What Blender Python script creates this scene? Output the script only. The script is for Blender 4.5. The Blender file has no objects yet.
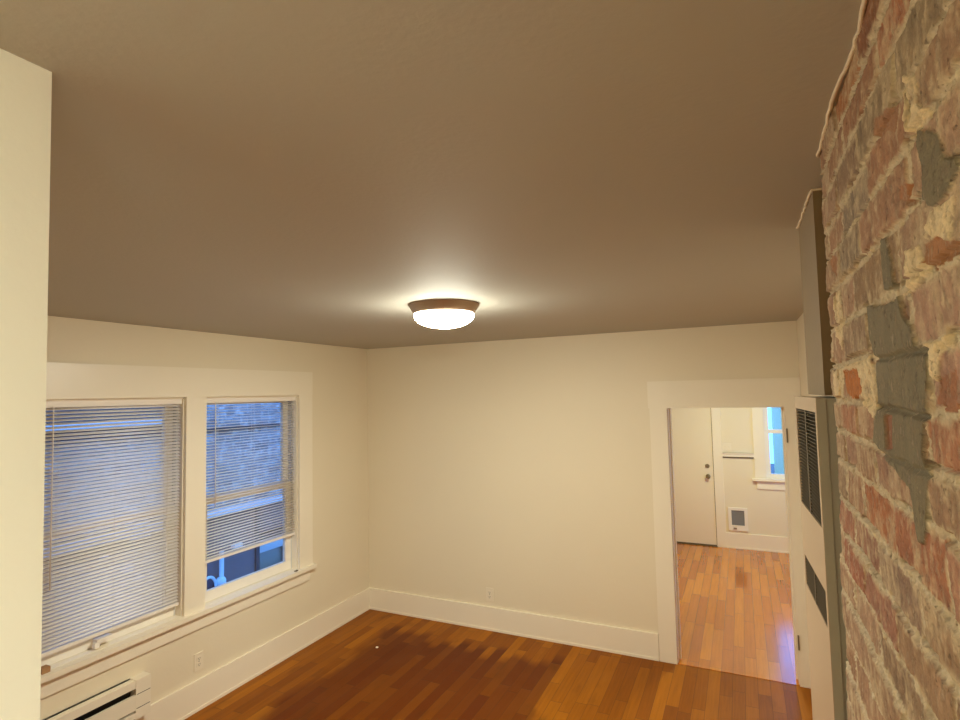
import bpy, bmesh, math, random
import numpy as np
from mathutils import Vector, Matrix

# ---------------------------------------------------------------- camera, sky, exposure
SC = bpy.context.scene
COL = SC.collection
H = 2.64                                   # ceiling height


def make_camera():
    f, yaw, pitch, roll = 549.18, -0.44114, 0.06158, -0.02153
    loc = Vector((3.511, -4.675, 2.1475))
    cy, sy, cp, sp = math.cos(yaw), math.sin(yaw), math.cos(pitch), math.sin(pitch)
    fwd = Vector((sy * cp, cy * cp, sp))
    r = Vector((cy, -sy, 0))
    u = r.cross(fwd)
    cr, sr = math.cos(roll), math.sin(roll)
    x, y, z = cr * r + sr * u, -sr * r + cr * u, -fwd
    cam = bpy.data.cameras.new('camera')
    cam.sensor_width = 36
    cam.lens = f * 36 / 960
    cam.clip_start = 0.02
    o = bpy.data.objects.new('camera', cam)
    COL.objects.link(o)
    o.matrix_world = Matrix(((x.x, y.x, z.x, loc.x), (x.y, y.y, z.y, loc.y), (x.z, y.z, z.z, loc.z), (0, 0, 0, 1)))
    SC.camera = o


make_camera()
SKY_COLOR, SKY_STRENGTH = (0.12, 0.36, 1.0), 4.6
LAMP_COLOR, HALL_COLOR, FAR_COLOR = (0.98, 0.97, 0.80), (0.86, 1.0, 0.96), (1.0, 1.0, 0.60)
LAMP_ROOM, LAMP_HALL, LAMP_FAR = 320.0, 470.0, 235.0
w = bpy.data.worlds.new('sky')
SC.world = w
w.use_nodes = True
bg = w.node_tree.nodes['Background']
bg.inputs[0].default_value = (*SKY_COLOR, 1)
bg.inputs[1].default_value = SKY_STRENGTH
SC.view_settings.view_transform = 'Standard'
SC.view_settings.look = 'None'
SC.view_settings.exposure = 0.0
SC.view_settings.gamma = 1.0
SC.view_settings.use_curve_mapping = False
SC.cycles.use_denoising = True
SC.cycles.max_bounces = 12
SC.cycles.diffuse_bounces = 8
SC.cycles.sample_clamp_indirect = 8.0
SC.cycles.caustics_reflective = False
SC.cycles.caustics_refractive = False

# ---------------------------------------------------------------- helpers


class Mesh:
    """collects shapes in world coordinates"""

    def __init__(self):
        self.bm = bmesh.new()

    def box(self, x0, x1, y0, y1, z0, z1, mat=None):
        vs = [self.bm.verts.new(Vector(p)) for p in
              ((x0, y0, z0), (x1, y0, z0), (x1, y1, z0), (x0, y1, z0), (x0, y0, z1), (x1, y0, z1), (x1, y1, z1), (x0, y1, z1))]
        if mat is not None:
            for v in vs:
                v.co = mat @ v.co
        for f in ((3, 2, 1, 0), (4, 5, 6, 7), (0, 1, 5, 4), (1, 2, 6, 5), (2, 3, 7, 6), (3, 0, 4, 7)):
            self.bm.faces.new([vs[i] for i in f])
        return self

    def bevel(self, w=0.003, seg=2):
        es = [e for e in self.bm.edges if len(e.link_faces) == 2 and e.calc_face_angle(0) > 0.5]
        bmesh.ops.bevel(self.bm, geom=es, offset=w, segments=seg, affect='EDGES', profile=0.5, clamp_overlap=True)
        return self

    def lathe(self, prof, c=(0, 0, 0), axis='Z', n=48):
        rings = []
        for r, h in prof:
            ring = []
            for k in range(n if r > 1e-6 else 1):
                a = 2 * math.pi * k / n
                p = (r * math.cos(a), r * math.sin(a), h)
                if axis == 'X':
                    p = (h, p[0], p[1])
                elif axis == 'Y':
                    p = (p[0], h, -p[1])
                ring.append(self.bm.verts.new((p[0] + c[0], p[1] + c[1], p[2] + c[2])))
            rings.append(ring)
        for a, b in zip(rings, rings[1:]):
            for k in range(n):
                q = []
                for v in (a[k % len(a)], a[(k + 1) % len(a)], b[(k + 1) % len(b)], b[k % len(b)]):
                    if v not in q:
                        q.append(v)
                if len(q) > 2:
                    self.bm.faces.new(q)
        return self

    def tube(self, pts, r, n=10):
        pts = [Vector(p) for p in pts]
        rings = []
        for i, p in enumerate(pts):
            t = (pts[min(i + 1, len(pts) - 1)] - pts[max(i - 1, 0)]).normalized()
            a = t.cross(Vector((0, 0, 1)))
            if a.length < 1e-3:
                a = t.cross(Vector((0, 1, 0)))
            a.normalize()
            b = t.cross(a)
            rings.append([self.bm.verts.new(p + r * (math.cos(2 * math.pi * k / n) * a + math.sin(2 * math.pi * k / n) * b)) for k in range(n)])
        for a, b in zip(rings, rings[1:]):
            for k in range(n):
                self.bm.faces.new((a[k], a[(k + 1) % n], b[(k + 1) % n], b[k]))
        self.bm.faces.new(rings[0])
        self.bm.faces.new(rings[-1])
        return self

    def build(self, name, mat, parent=None, smooth=False):
        bmesh.ops.recalc_face_normals(self.bm, faces=self.bm.faces)
        me = bpy.data.meshes.new(name)
        self.bm.to_mesh(me)
        self.bm.free()
        return link(name, me, mat, parent, smooth)


def root_loc(o):
    v = Vector((0, 0, 0))
    while o is not None:
        v += o.location
        o = o.parent
    return v


def link(name, me, mat, parent=None, smooth=False):
    if mat is not None:
        me.materials.append(mat)
    if smooth:
        for p in me.polygons:
            p.use_smooth = True
    o = bpy.data.objects.new(name, me)
    COL.objects.link(o)
    if parent is not None:
        me.transform(Matrix.Translation(-root_loc(parent)))
        o.parent = parent
    return o


def smooth_angle(o, deg=35):
    me = o.data
    for p in me.polygons:
        p.use_smooth = True
    me.set_sharp_from_angle(angle=math.radians(deg))
    return o


def thing(name, label, cat, loc, group=None):
    o = bpy.data.objects.new(name, None)
    COL.objects.link(o)
    o.location = loc
    o.empty_display_size = 0.05
    return tag(o, label, cat, group)


def tag(o, label, cat, group=None):
    o['label'] = label
    o['category'] = cat
    if group:
        o['group'] = group
    return o


def struct(o):
    o['kind'] = 'structure'
    return o


def struct_root(name, loc):
    o = bpy.data.objects.new(name, None)
    COL.objects.link(o)
    o.location = loc
    o.empty_display_size = 0.05
    return struct(o)


# ---------------------------------------------------------------- materials
def new_mat(name):
    m = bpy.data.materials.new(name)
    m.use_nodes = True
    nt = m.node_tree
    return m, nt, nt.nodes['Principled BSDF']


def N(nt, kind, **kw):
    n = nt.nodes.new(kind)
    for k, v in kw.items():
        if k.startswith('i_'):
            key = k[2:]
            n.inputs[int(key) if key.isdigit() else key].default_value = v
        else:
            setattr(n, k, v)
    return n


def M(nt, op, a, b=None, c=None, clamp=False):
    n = nt.nodes.new('ShaderNodeMath')
    n.operation = op
    n.use_clamp = clamp
    for i, v in enumerate((a, b, c)):
        if v is None:
            continue
        if isinstance(v, (int, float)):
            n.inputs[i].default_value = v
        else:
            nt.links.new(v, n.inputs[i])
    return n.outputs[0]


def MIX(nt, fac, a, b, blend='MIX'):
    n = nt.nodes.new('ShaderNodeMix')
    n.data_type = 'RGBA'
    n.blend_type = blend
    for i, v in ((0, fac), (6, a), (7, b)):
        if isinstance(v, (int, float)):
            n.inputs[i].default_value = v
        elif isinstance(v, tuple):
            n.inputs[i].default_value = (*v, 1)
        else:
            nt.links.new(v, n.inputs[i])
    return n.outputs[2]


def srgb(r, g, b):
    f = lambda c: ((c / 255 + 0.055) / 1.055) ** 2.4 if c > 10 else c / 255 / 12.92
    return (f(r), f(g), f(b))


def paint(name, col, rough=0.6, bump=0.02, scale=60.0, var=0.03, metal=0.0):
    m, nt, b = new_mat(name)
    tc = N(nt, 'ShaderNodeTexCoord')
    n1 = N(nt, 'ShaderNodeTexNoise', i_Scale=1.3, i_Detail=3.0)
    nt.links.new(tc.outputs['Object'], n1.inputs['Vector'])
    dark = tuple(c * (1 - var) for c in col)
    lite = tuple(min(1, c * (1 + var)) for c in col)
    nt.links.new(MIX(nt, n1.outputs[0], dark, lite), b.inputs['Base Color'])
    b.inputs['Roughness'].default_value = rough
    b.inputs['Metallic'].default_value = metal
    if bump:
        n2 = N(nt, 'ShaderNodeTexNoise', i_Scale=scale, i_Detail=4.0)
        nt.links.new(tc.outputs['Object'], n2.inputs['Vector'])
        bp = N(nt, 'ShaderNodeBump', i_Strength=bump * 5, i_Distance=0.004)
        nt.links.new(n2.outputs[0], bp.inputs['Height'])
        nt.links.new(bp.outputs[0], b.inputs['Normal'])
    return m


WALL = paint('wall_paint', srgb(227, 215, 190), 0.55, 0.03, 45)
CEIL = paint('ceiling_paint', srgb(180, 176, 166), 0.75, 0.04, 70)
TRIM = paint('trim_gloss_paint', srgb(236, 226, 206), 0.35, 0.012, 30)
SASH = paint('sash_paint', srgb(235, 228, 216), 0.35, 0.01, 30)
TRACK = paint('jamb_track_vinyl', srgb(205, 203, 200), 0.4, 0.0)
BLIND = paint('blind_vinyl', srgb(234, 227, 218), 0.4, 0.0)
PLATE = paint('plate_plastic', srgb(232, 221, 199), 0.3, 0.0)
SLOT = paint('dark_slot', srgb(30, 26, 22), 0.7, 0.0)
HEATER = paint('heater_enamel', srgb(232, 222, 202), 0.35, 0.0)
FURN = paint('furnace_enamel', srgb(188, 165, 138), 0.38, 0.0)
FURN_SIDE = paint('furnace_body_enamel', srgb(174, 170, 156), 0.45, 0.0)
LOUVER = paint('furnace_louver', srgb(72, 62, 46), 0.4, 0.0)
NICKEL = paint('brushed_nickel', srgb(165, 140, 115), 0.35, 0.0, metal=0.85)
STEEL = paint('hardware_steel', srgb(150, 140, 125), 0.3, 0.0, metal=0.9)
BRONZE = paint('aged_hinge', srgb(120, 108, 88), 0.4, 0.0, metal=0.5)
DOORP = paint('door_paint', srgb(232, 220, 196), 0.35, 0.008, 20)
FLAP = paint('flap_vinyl', srgb(120, 122, 124), 0.35, 0.0)
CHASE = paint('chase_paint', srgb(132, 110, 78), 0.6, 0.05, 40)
CAULK = paint('caulk', srgb(225, 208, 180), 0.6, 0.05, 60)
EXT_CONC = paint('neighbour_parging', srgb(116, 104, 108), 0.8, 0.05, 20, 0.12)
EXT_METAL = paint('ledge_flashing', srgb(225, 228, 230), 0.35, 0.0)
EXT_DARK = paint('neighbour_dark_trim', srgb(45, 52, 62), 0.5, 0.0)
EXT_LIGHT = paint('neighbour_light_trim', srgb(190, 195, 198), 0.5, 0.0)
EXT_PANE = paint('neighbour_pane', srgb(120, 128, 118), 0.15, 0.0, var=0.2)
PIPE = paint('galvanised_pipe', srgb(236, 244, 248), 0.3, 0.0)
LEAF = paint('tree_leaves', srgb(70, 90, 60), 0.7, 0.0, var=0.3)
BARK = paint('tree_bark', srgb(70, 55, 45), 0.8, 0.0)
GROUND = paint('yard_ground', srgb(110, 108, 104), 0.9, 0.1, 12, 0.15)


def glass_mat():
    m = bpy.data.materials.new('window_glass')
    m.use_nodes = True
    nt = m.node_tree
    nt.nodes.clear()
    out = N(nt, 'ShaderNodeOutputMaterial')
    tr = N(nt, 'ShaderNodeBsdfTransparent')
    tr.inputs[0].default_value = (0.93, 0.96, 0.97, 1)
    gl = N(nt, 'ShaderNodeBsdfGlossy', i_Roughness=0.02)
    ge = N(nt, 'ShaderNodeNewGeometry')
    dt = N(nt, 'ShaderNodeVectorMath', operation='DOT_PRODUCT')
    nt.links.new(ge.outputs['Normal'], dt.inputs[0])
    nt.links.new(ge.outputs['Incoming'], dt.inputs[1])
    c = M(nt, 'SUBTRACT', 1.0, M(nt, 'ABSOLUTE', dt.outputs['Value']))
    fac = M(nt, 'MULTIPLY_ADD', M(nt, 'POWER', c, 5.0), 0.95, 0.04)
    mx = N(nt, 'ShaderNodeMixShader')
    nt.links.new(fac, mx.inputs[0])
    nt.links.new(tr.outputs[0], mx.inputs[1])
    nt.links.new(gl.outputs[0], mx.inputs[2])
    nt.links.new(mx.outputs[0], out.inputs[0])
    return m


GLASS = glass_mat()


def slat_mat():
    m, nt, b = new_mat('blind_slat_vinyl')
    b.inputs['Base Color'].default_value = (*srgb(248, 242, 236), 1)
    b.inputs['Roughness'].default_value = 0.4
    tl = N(nt, 'ShaderNodeBsdfTranslucent')
    tl.inputs[0].default_value = (*srgb(238, 232, 226), 1)
    mx = N(nt, 'ShaderNodeMixShader')
    mx.inputs[0].default_value = 0.10
    out = [n for n in nt.nodes if n.type == 'OUTPUT_MATERIAL'][0]
    nt.links.new(b.outputs[0], mx.inputs[1])
    nt.links.new(tl.outputs[0], mx.inputs[2])
    nt.links.new(mx.outputs[0], out.inputs[0])
    return m


SLAT = slat_mat()


def lamp_mat(name, strength, color):
    m, nt, b = new_mat(name)
    b.inputs['Base Color'].default_value = (0.9, 0.88, 0.82, 1)
    b.inputs['Roughness'].default_value = 0.3
    b.inputs['Emission Color'].default_value = (*color, 1)
    tc = N(nt, 'ShaderNodeTexCoord')                      # the bulb hangs low in the bowl: its rim glows less
    sp = N(nt, 'ShaderNodeSeparateXYZ')
    nt.links.new(tc.outputs['Generated'], sp.inputs[0])
    low = M(nt, 'POWER', M(nt, 'SUBTRACT', 1.0, sp.outputs[2], clamp=True), 1.3)
    nt.links.new(M(nt, 'MULTIPLY_ADD', low, 1.1 * strength, 0.03 * strength), b.inputs['Emission Strength'])
    return m


def floor_mat(name, pw, base_a, base_b, stain, stain_amt, rough, spec, coat):
    """strip flooring that runs along Y; a dark stained field stays in the middle of the room"""
    m, nt, b = new_mat(name)
    tc = N(nt, 'ShaderNodeTexCoord')
    sp = N(nt, 'ShaderNodeSeparateXYZ')
    nt.links.new(tc.outputs['Object'], sp.inputs[0])
    X, Y = sp.outputs[0], sp.outputs[1]
    px = M(nt, 'DIVIDE', X, pw)
    i = M(nt, 'FLOOR', px)
    fx = M(nt, 'FRACT', px)
    wn = N(nt, 'ShaderNodeTexWhiteNoise', noise_dimensions='1D')
    nt.links.new(i, wn.inputs['W'])
    yy = M(nt, 'ADD', M(nt, 'DIVIDE', Y, 0.75), M(nt, 'MULTIPLY', wn.outputs[0], 17.0))
    j = M(nt, 'FLOOR', yy)
    fy = M(nt, 'FRACT', yy)
    cb = N(nt, 'ShaderNodeCombineXYZ')
    nt.links.new(i, cb.inputs[0])
    nt.links.new(j, cb.inputs[1])
    w2 = N(nt, 'ShaderNodeTexWhiteNoise', noise_dimensions='2D')
    nt.links.new(cb.outputs[0], w2.inputs['Vector'])
    rnd = w2.outputs[0]
    # grain
    mp = N(nt, 'ShaderNodeMapping')
    mp.inputs['Scale'].default_value = (60, 2.5, 1)
    nt.links.new(tc.outputs['Object'], mp.inputs['Vector'])
    ofs = N(nt, 'ShaderNodeCombineXYZ')
    nt.links.new(M(nt, 'MULTIPLY', rnd, 30.0), ofs.inputs[1])
    va = N(nt, 'ShaderNodeVectorMath', operation='ADD')
    nt.links.new(mp.outputs[0], va.inputs[0])
    nt.links.new(ofs.outputs[0], va.inputs[1])
    gr = N(nt, 'ShaderNodeTexNoise', i_Scale=1.0, i_Detail=5.0, i_Roughness=0.65)
    nt.links.new(va.outputs[0], gr.inputs['Vector'])
    base = MIX(nt, rnd, base_a, base_b)
    gfac = M(nt, 'MULTIPLY_ADD', gr.outputs[0], 1.0, 0.5)
    gcol = N(nt, 'ShaderNodeCombineColor')
    for k in range(3):
        nt.links.new(gfac, gcol.inputs[k])
    base = MIX(nt, 0.75, base, MIX(nt, 1.0, base, gcol.outputs[0], 'MULTIPLY'))
    # dark stained field with ragged, board by board edges
    if stain_amt:
        jit = M(nt, 'MULTIPLY_ADD', wn.outputs[0], 0.24, -0.12)
        bl = N(nt, 'ShaderNodeTexNoise', i_Scale=1.6, i_Detail=3.0)
        nt.links.new(tc.outputs['Object'], bl.inputs['Vector'])
        bj = M(nt, 'MULTIPLY_ADD', bl.outputs[0], 0.4, -0.20)
        d1 = M(nt, 'ADD', M(nt, 'SUBTRACT', X, 0.47), bj)
        d2 = M(nt, 'ADD', M(nt, 'ADD', M(nt, 'MULTIPLY', Y, -1.0), -0.40), M(nt, 'ADD', jit, bj))
        d3 = M(nt, 'ADD', M(nt, 'SUBTRACT', 2.25, X), M(nt, 'ADD', M(nt, 'MULTIPLY', jit, 2.6), bj))
        d = M(nt, 'MINIMUM', M(nt, 'MINIMUM', d1, d2), d3)
        mask = M(nt, 'MULTIPLY_ADD', d, 9.0, 0.5, clamp=True)
        mask = M(nt, 'MULTIPLY', mask, M(nt, 'MULTIPLY_ADD', rnd, -0.25, 1.0))
        # worn grey-brown traffic marks
        tr = N(nt, 'ShaderNodeTexNoise', i_Scale=3.2, i_Detail=4.0)
        nt.links.new(va.outputs[0], tr.inputs['Vector'])
        base = MIX(nt, M(nt, 'MULTIPLY', mask, stain_amt), base, stain)
        bl2 = N(nt, 'ShaderNodeTexNoise', i_Scale=2.3, i_Detail=4.0)
        mp2 = N(nt, 'ShaderNodeMapping')
        mp2.inputs['Scale'].default_value = (2.2, 0.9, 1)
        nt.links.new(tc.outputs['Object'], mp2.inputs['Vector'])
        nt.links.new(mp2.outputs[0], bl2.inputs['Vector'])
        spot = M(nt, 'MULTIPLY_ADD', bl2.outputs[0], 6.0, -3.6, clamp=True)
        base = MIX(nt, M(nt, 'MULTIPLY', spot, 0.5), base, srgb(70, 36, 4))
    # seams
    ex = M(nt, 'MINIMUM', fx, M(nt, 'SUBTRACT', 1.0, fx))
    ey = M(nt, 'MINIMUM', fy, M(nt, 'SUBTRACT', 1.0, fy))
    sx = M(nt, 'LESS_THAN', ex, 0.022)
    sy = M(nt, 'LESS_THAN', ey, 0.004)
    seam = M(nt, 'MAXIMUM', sx, sy)
    col = MIX(nt, M(nt, 'MULTIPLY', seam, 0.42), base, srgb(52, 28, 10))
    nt.links.new(col, b.inputs['Base Color'])
    rn = N(nt, 'ShaderNodeTexNoise', i_Scale=5.0, i_Detail=4.0)
    nt.links.new(tc.outputs['Object'], rn.inputs['Vector'])
    nt.links.new(M(nt, 'MULTIPLY_ADD', rn.outputs[0], 0.16, rough), b.inputs['Roughness'])
    b.inputs['Specular IOR Level'].default_value = spec
    b.inputs['Coat Weight'].default_value = coat
    b.inputs['Coat Roughness'].default_value = 0.16
    bp = N(nt, 'ShaderNodeBump', i_Strength=0.35, i_Distance=0.0015)
    hgt = M(nt, 'ADD', M(nt, 'MULTIPLY', seam, -1.0), M(nt, 'MULTIPLY', gr.outputs[0], 0.35))
    hgt = M(nt, 'ADD', hgt, M(nt, 'MULTIPLY', rnd, 0.5))
    nt.links.new(hgt, bp.inputs['Height'])
    nt.links.new(bp.outputs[0], b.inputs['Normal'])
    return m


FLOOR = floor_mat('stained_strip_floor', 0.082, srgb(124, 65, 0), srgb(160, 95, 8), srgb(92, 37, 0), 0.95, 0.34, 0.10, 0.05)
FLOOR_FAR = floor_mat('amber_strip_floor', 0.082, srgb(164, 84, 3), srgb(198, 120, 22), (0, 0, 0), 0.0, 0.08, 0.5, 0.6)


def brick_wall_mat():
    """neighbour's rough brick, seen through the windows"""
    m, nt, b = new_mat('neighbour_brick')
    tc = N(nt, 'ShaderNodeTexCoord')
    sp = N(nt, 'ShaderNodeSeparateXYZ')
    nt.links.new(tc.outputs['Object'], sp.inputs[0])
    cb = N(nt, 'ShaderNodeCombineXYZ')
    nt.links.new(sp.outputs[1], cb.inputs[0])
    nt.links.new(sp.outputs[2], cb.inputs[1])
    wob = N(nt, 'ShaderNodeTexNoise', i_Scale=7.0, i_Detail=3.0)
    nt.links.new(cb.outputs[0], wob.inputs['Vector'])
    vs = N(nt, 'ShaderNodeVectorMath', operation='MULTIPLY_ADD')
    nt.links.new(wob.outputs[1], vs.inputs[0])
    vs.inputs[1].default_value = (0.03, 0.03, 0)
    nt.links.new(cb.outputs[0], vs.inputs[2])
    br = N(nt, 'ShaderNodeTexBrick', i_Scale=1.0)
    br.inputs['Brick Width'].default_value = 0.22
    br.inputs['Row Height'].default_value = 0.075
    br.inputs['Mortar Size'].default_value = 0.009
    br.inputs['Mortar Smooth'].default_value = 0.4
    br.inputs['Color1'].default_value = (*srgb(134, 126, 124), 1)
    br.inputs['Color2'].default_value = (*srgb(176, 166, 164), 1)
    br.inputs['Mortar'].default_value = (*srgb(176, 172, 170), 1)
    nt.links.new(vs.outputs[0], br.inputs['Vector'])
    n2 = N(nt, 'ShaderNodeTexNoise', i_Scale=8.0, i_Detail=6.0, i_Roughness=.65)
    nt.links.new(cb.outputs[0], n2.inputs['Vector'])
    nt.links.new(MIX(nt, M(nt, 'MULTIPLY_ADD', n2.outputs[0], 5.0, -2.5, clamp=True), br.outputs[0], srgb(228, 226, 226)), b.inputs['Base Color'])
    b.inputs['Roughness'].default_value = 0.85
    bp = N(nt, 'ShaderNodeBump', i_Strength=0.9, i_Distance=0.02)
    nt.links.new(M(nt, 'ADD', M(nt, 'MULTIPLY', br.outputs[1], -1.0), n2.outputs[0]), bp.inputs['Height'])
    nt.links.new(bp.outputs[0], b.inputs['Normal'])
    return m


EXT_BRICK = brick_wall_mat()

# ---------------------------------------------------------------- the shell
T = 0.16
# two window openings in the left wall (y range), z range; doorway in the back wall
WZ0, WZ1 = 0.675, 2.17
OPEN_L, OPEN_R = (-2.99, -2.08), (-1.928, -0.995)
DX0, DX1, DZ = 2.960, 3.808, 2.016
XR = 3.91                                  # right wall of the room
YB = 0.22                                  # far face of the back wall
FY = 3.6                                   # far wall of the far room
FX0, FX1 = 1.3, 5.3


def shell():
    m = Mesh().box(-T, 4.8, -8, 0.0, -0.12, 0)
    struct(m.build('floor', FLOOR))
    struct(Mesh().box(FX0 - .1, FX1 + .1, 0.0, FY + .12, -0.12, 0).build('floor_far', FLOOR_FAR))
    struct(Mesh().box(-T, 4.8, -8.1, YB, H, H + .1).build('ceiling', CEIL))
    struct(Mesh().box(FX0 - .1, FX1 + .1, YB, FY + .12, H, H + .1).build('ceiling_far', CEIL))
    m = Mesh()
    ys = [-4.35, OPEN_L[0], OPEN_L[1], OPEN_R[0], OPEN_R[1], YB]
    m.box(-T, 0, ys[0], ys[5], 0, WZ0)
    m.box(-T, 0, ys[0], ys[5], WZ1, H)
    for a, b in ((0, 1), (2, 3), (4, 5)):
        m.box(-T, 0, ys[a], ys[b], WZ0, WZ1)
    struct(m.build('wall_left', WALL))
    m = Mesh()
    m.box(0, DX0, 0, YB, 0, H)
    m.box(DX1, XR + .2, 0, YB, 0, H)
    m.box(DX0, DX1, 0, YB, DZ, H)
    struct(m.build('wall_back', WALL))
    struct(Mesh().box(XR, XR + .14, -3.6, 0, 0, H).build('wall_right', WALL))
    # the stub wall that ends beside the camera, and the room wall it joins
    m = Mesh().box(2.485, 2.605, -8, -4.229, 0, H)
    m.bm.verts.ensure_lookup_table()
    for v in m.bm.verts:                                   # the stub wall's end is a little out of plumb
        if v.co.y > -5 and v.co.z < .1:
            v.co.y += .020
    m.box(0, 2.485, -4.349, -4.229, 0, H)
    struct(m.build('wall_near', WALL))
    struct(Mesh().box(4.62, 4.74, -8, -3.3, 0, H).build('wall_hall', WALL))
    struct(Mesh().box(2.485, 4.74, -8.12, -8, 0, H).build('wall_behind', WALL))
    # far room
    FWIN = (3.76, 4.55, 0.95, 2.12)
    m = Mesh()
    m.box(FX0, FWIN[0], FY, FY + .12, 0, H)
    m.box(FWIN[1], FX1, FY, FY + .12, 0, H)
    m.box(FWIN[0], FWIN[1], FY, FY + .12, 0, FWIN[2])
    m.box(FWIN[0], FWIN[1], FY, FY + .12, FWIN[3], H)
    struct(m.build('wall_far', WALL))
    struct(Mesh().box(FX0 - .1, FX0, YB - .1, FY + .12, 0, H).build('wall_far_left', WALL))
    m = Mesh()
    for y0, y1, z0, z1 in ((YB - .1, .75, 0, H), (2.95, FY + .12, 0, H), (.75, 2.95, 0, .9), (.75, 2.95, 2.15, H)):
        m.box(FX1, FX1 + .1, y0, y1, z0, z1)
    struct(m.build('wall_far_right', WALL))
    m = Mesh().box(FX0, 0, YB - .1, YB, 0, H) if FX0 < 0 else Mesh()
    m.box(XR + .2, FX1, YB - .1, YB, 0, H)
    struct(m.build('wall_far_near', WALL))
    # baseboards with a thin shoe moulding
    def base(name, boxes):
        m = Mesh()
        for b in boxes:
            m.box(*b)
        m.bevel(.004, 2)
        struct(smooth_angle(m.build(name, TRIM)))
    base('baseboard_left', [(0, .019, -4.2, -.0195, 0, .205), (.0, .024, -4.2, -.0245, 0, .02)])
    base('baseboard_back', [(0.0, 2.829, -.019, 0, 0, .205), (0.0, 2.829, -.024, 0, 0, .02)])
    base('baseboard_right', [(XR - .018, XR, -2.7, -.03, 0, .205)])
    base('baseboard_far', [(3.245, FX1, FY - .019, FY, 0, .2), (3.245, FX1, FY - .03, FY, 0, .02)])


shell()


def doorway():
    r = struct_root('trim_1', ((DX0 + DX1) / 2, -.02, 0))
    Mesh().box(2.832, 2.966, -.022, 0, 0, 2.004).bevel(.003).build('left_casing', TRIM, r)
    Mesh().box(3.800, XR - .002, -.022, 0, 0, 2.004).bevel(.003).build('right_casing', TRIM, r)
    Mesh().box(2.822, XR - .002, -.026, 0, 2.000, 2.218).bevel(.003).build('header_casing', TRIM, r)
    m = Mesh().box(DX0 - .001, DX0 + .012, .001, YB, 0, DZ)
    m.box(DX1 - .012, DX1 + .001, .001, YB, 0, DZ).box(DX0, DX1, .001, YB, DZ - .012, DZ + .001)
    m.box(DX0 + .012, DX0 + .024, .075, .115, 0, DZ - .012).box(DX1 - .024, DX1 - .012, .075, .115, 0, DZ - .012)
    m.build('door_jamb', TRIM, r)
    for z0, z1 in ((1.745, 1.84), (.262, .357)):
        h = Mesh().box(3.804, 3.811, -.026, -.02, z0, z1)
        h.lathe([(.0, z0 - .004), (.005, z0 - .004), (.005, z1 + .004), (.0, z1 + .004)], (3.806, -.028, 0), n=12)
        o = h.build('hinge', BRONZE, r)
        o['label'] = 'worn metal hinge leaf left on the casing'
    struct(Mesh().box(DX0, DX1, -.012, .075, -.002, .0035).bevel(.002).build('trim_2', FLOOR_FAR))


doorway()


def room_window(name, oy, n):
    y0, y1 = oy
    r = struct_root(name, (-.08, (y0 + y1) / 2, WZ0))
    m = Mesh()
    m.box(-T, -.004, y0, y0 + .012, WZ0, WZ1).box(-T, -.004, y1 - .012, y1, WZ0, WZ1)
    m.box(-T, -.004, y0, y1, WZ1 - .012, WZ1).box(-T, -.004, y0, y1, WZ0 - .01, WZ0 + .004)
    m.build('window_frame', TRIM, r)
    m = Mesh()
    for s in (0, 1):
        a, b = (y0 + .012, y0 + .022) if s == 0 else (y1 - .022, y1 - .012)
        m.box(-.135, -.058, a, b, WZ0 + .004, WZ1 - .012)
    m.build('sash_track', TRACK, r)

    def sash(nm, x0, x1, z0, z1, st, bot, top):
        a, b = y0 + .022, y1 - .022
        m = Mesh()
        m.box(x0, x1, a, a + st, z0, z1).box(x0, x1, b - st, b, z0, z1)
        m.box(x0, x1, a + st, b - st, z0, z0 + bot).box(x0, x1, a + st, b - st, z1 - top, z1)
        m.bevel(.003)
        s = m.build(nm, SASH, r)
        xm = (x0 + x1) / 2
        p = Mesh().box(xm - .002, xm + .002, a + st - .004, b - st + .004, z0 + bot - .004, z1 - top + .004).build('pane', GLASS, s)
        p['label'] = 'clear window glass'
        return s
    lo = sash('lower_sash', -.094, -.062, WZ0 + .006, 1.43, .062, .075, .045)
    sash('upper_sash', -.130, -.098, 1.39, WZ1 - .012, .056, .045, .05)
    return r, lo


win1, low1 = room_window('window_1', OPEN_L, 1)
win2, low2 = room_window('window_2', OPEN_R, 2)
lk = Mesh().box(-.062, -.012, -2.625, -2.535, .712, .735)
lk.box(-.035, -.008, -2.64, -2.612, .690, .722)
o = lk.bevel(.005).build('sash_lock', BLIND, low1)
o['label'] = 'off white sash latch'


def window_casing():
    r = struct_root('trim_3', (0, -2.0, .645))
    y0, y1 = OPEN_L[0] - .155, OPEN_R[1] + .155
    m = Mesh().box(0, .022, OPEN_R[1] - .004, y1, .672, 2.172).bevel(.003)
    m.build('right_casing', TRIM, r)
    Mesh().box(0, .022, y0, OPEN_L[0] + .004, .672, 2.172).bevel(.003).build('left_casing', TRIM, r)
    Mesh().box(0, .022, OPEN_L[1] - .004, OPEN_R[0] + .004, .672, 2.172).bevel(.003).build('mullion_casing', TRIM, r)
    Mesh().box(0, .025, y0, y1, 2.168, 2.375).bevel(.003).build('header_casing', TRIM, r)
    m = Mesh().box(.0, .055, y0 - .02, y1 + .02, .648, .678)
    m.box(-.062, .0, OPEN_L[0] + .012, OPEN_L[1] - .012, .650, .680).box(-.062, .0, OPEN_R[0] + .012, OPEN_R[1] - .012, .650, .680)
    m.bevel(.005, 3)
    m.build('sill', TRIM, r)
    Mesh().box(0, .018, y0 + .01, y1 - .03, .552, .648).bevel(.003).build('apron', TRIM, r)


window_casing()

# chimney side: the plastered chase above the furnace
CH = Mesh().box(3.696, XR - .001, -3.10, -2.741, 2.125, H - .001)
struct(CH.build('wall_chase', CHASE))


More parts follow.
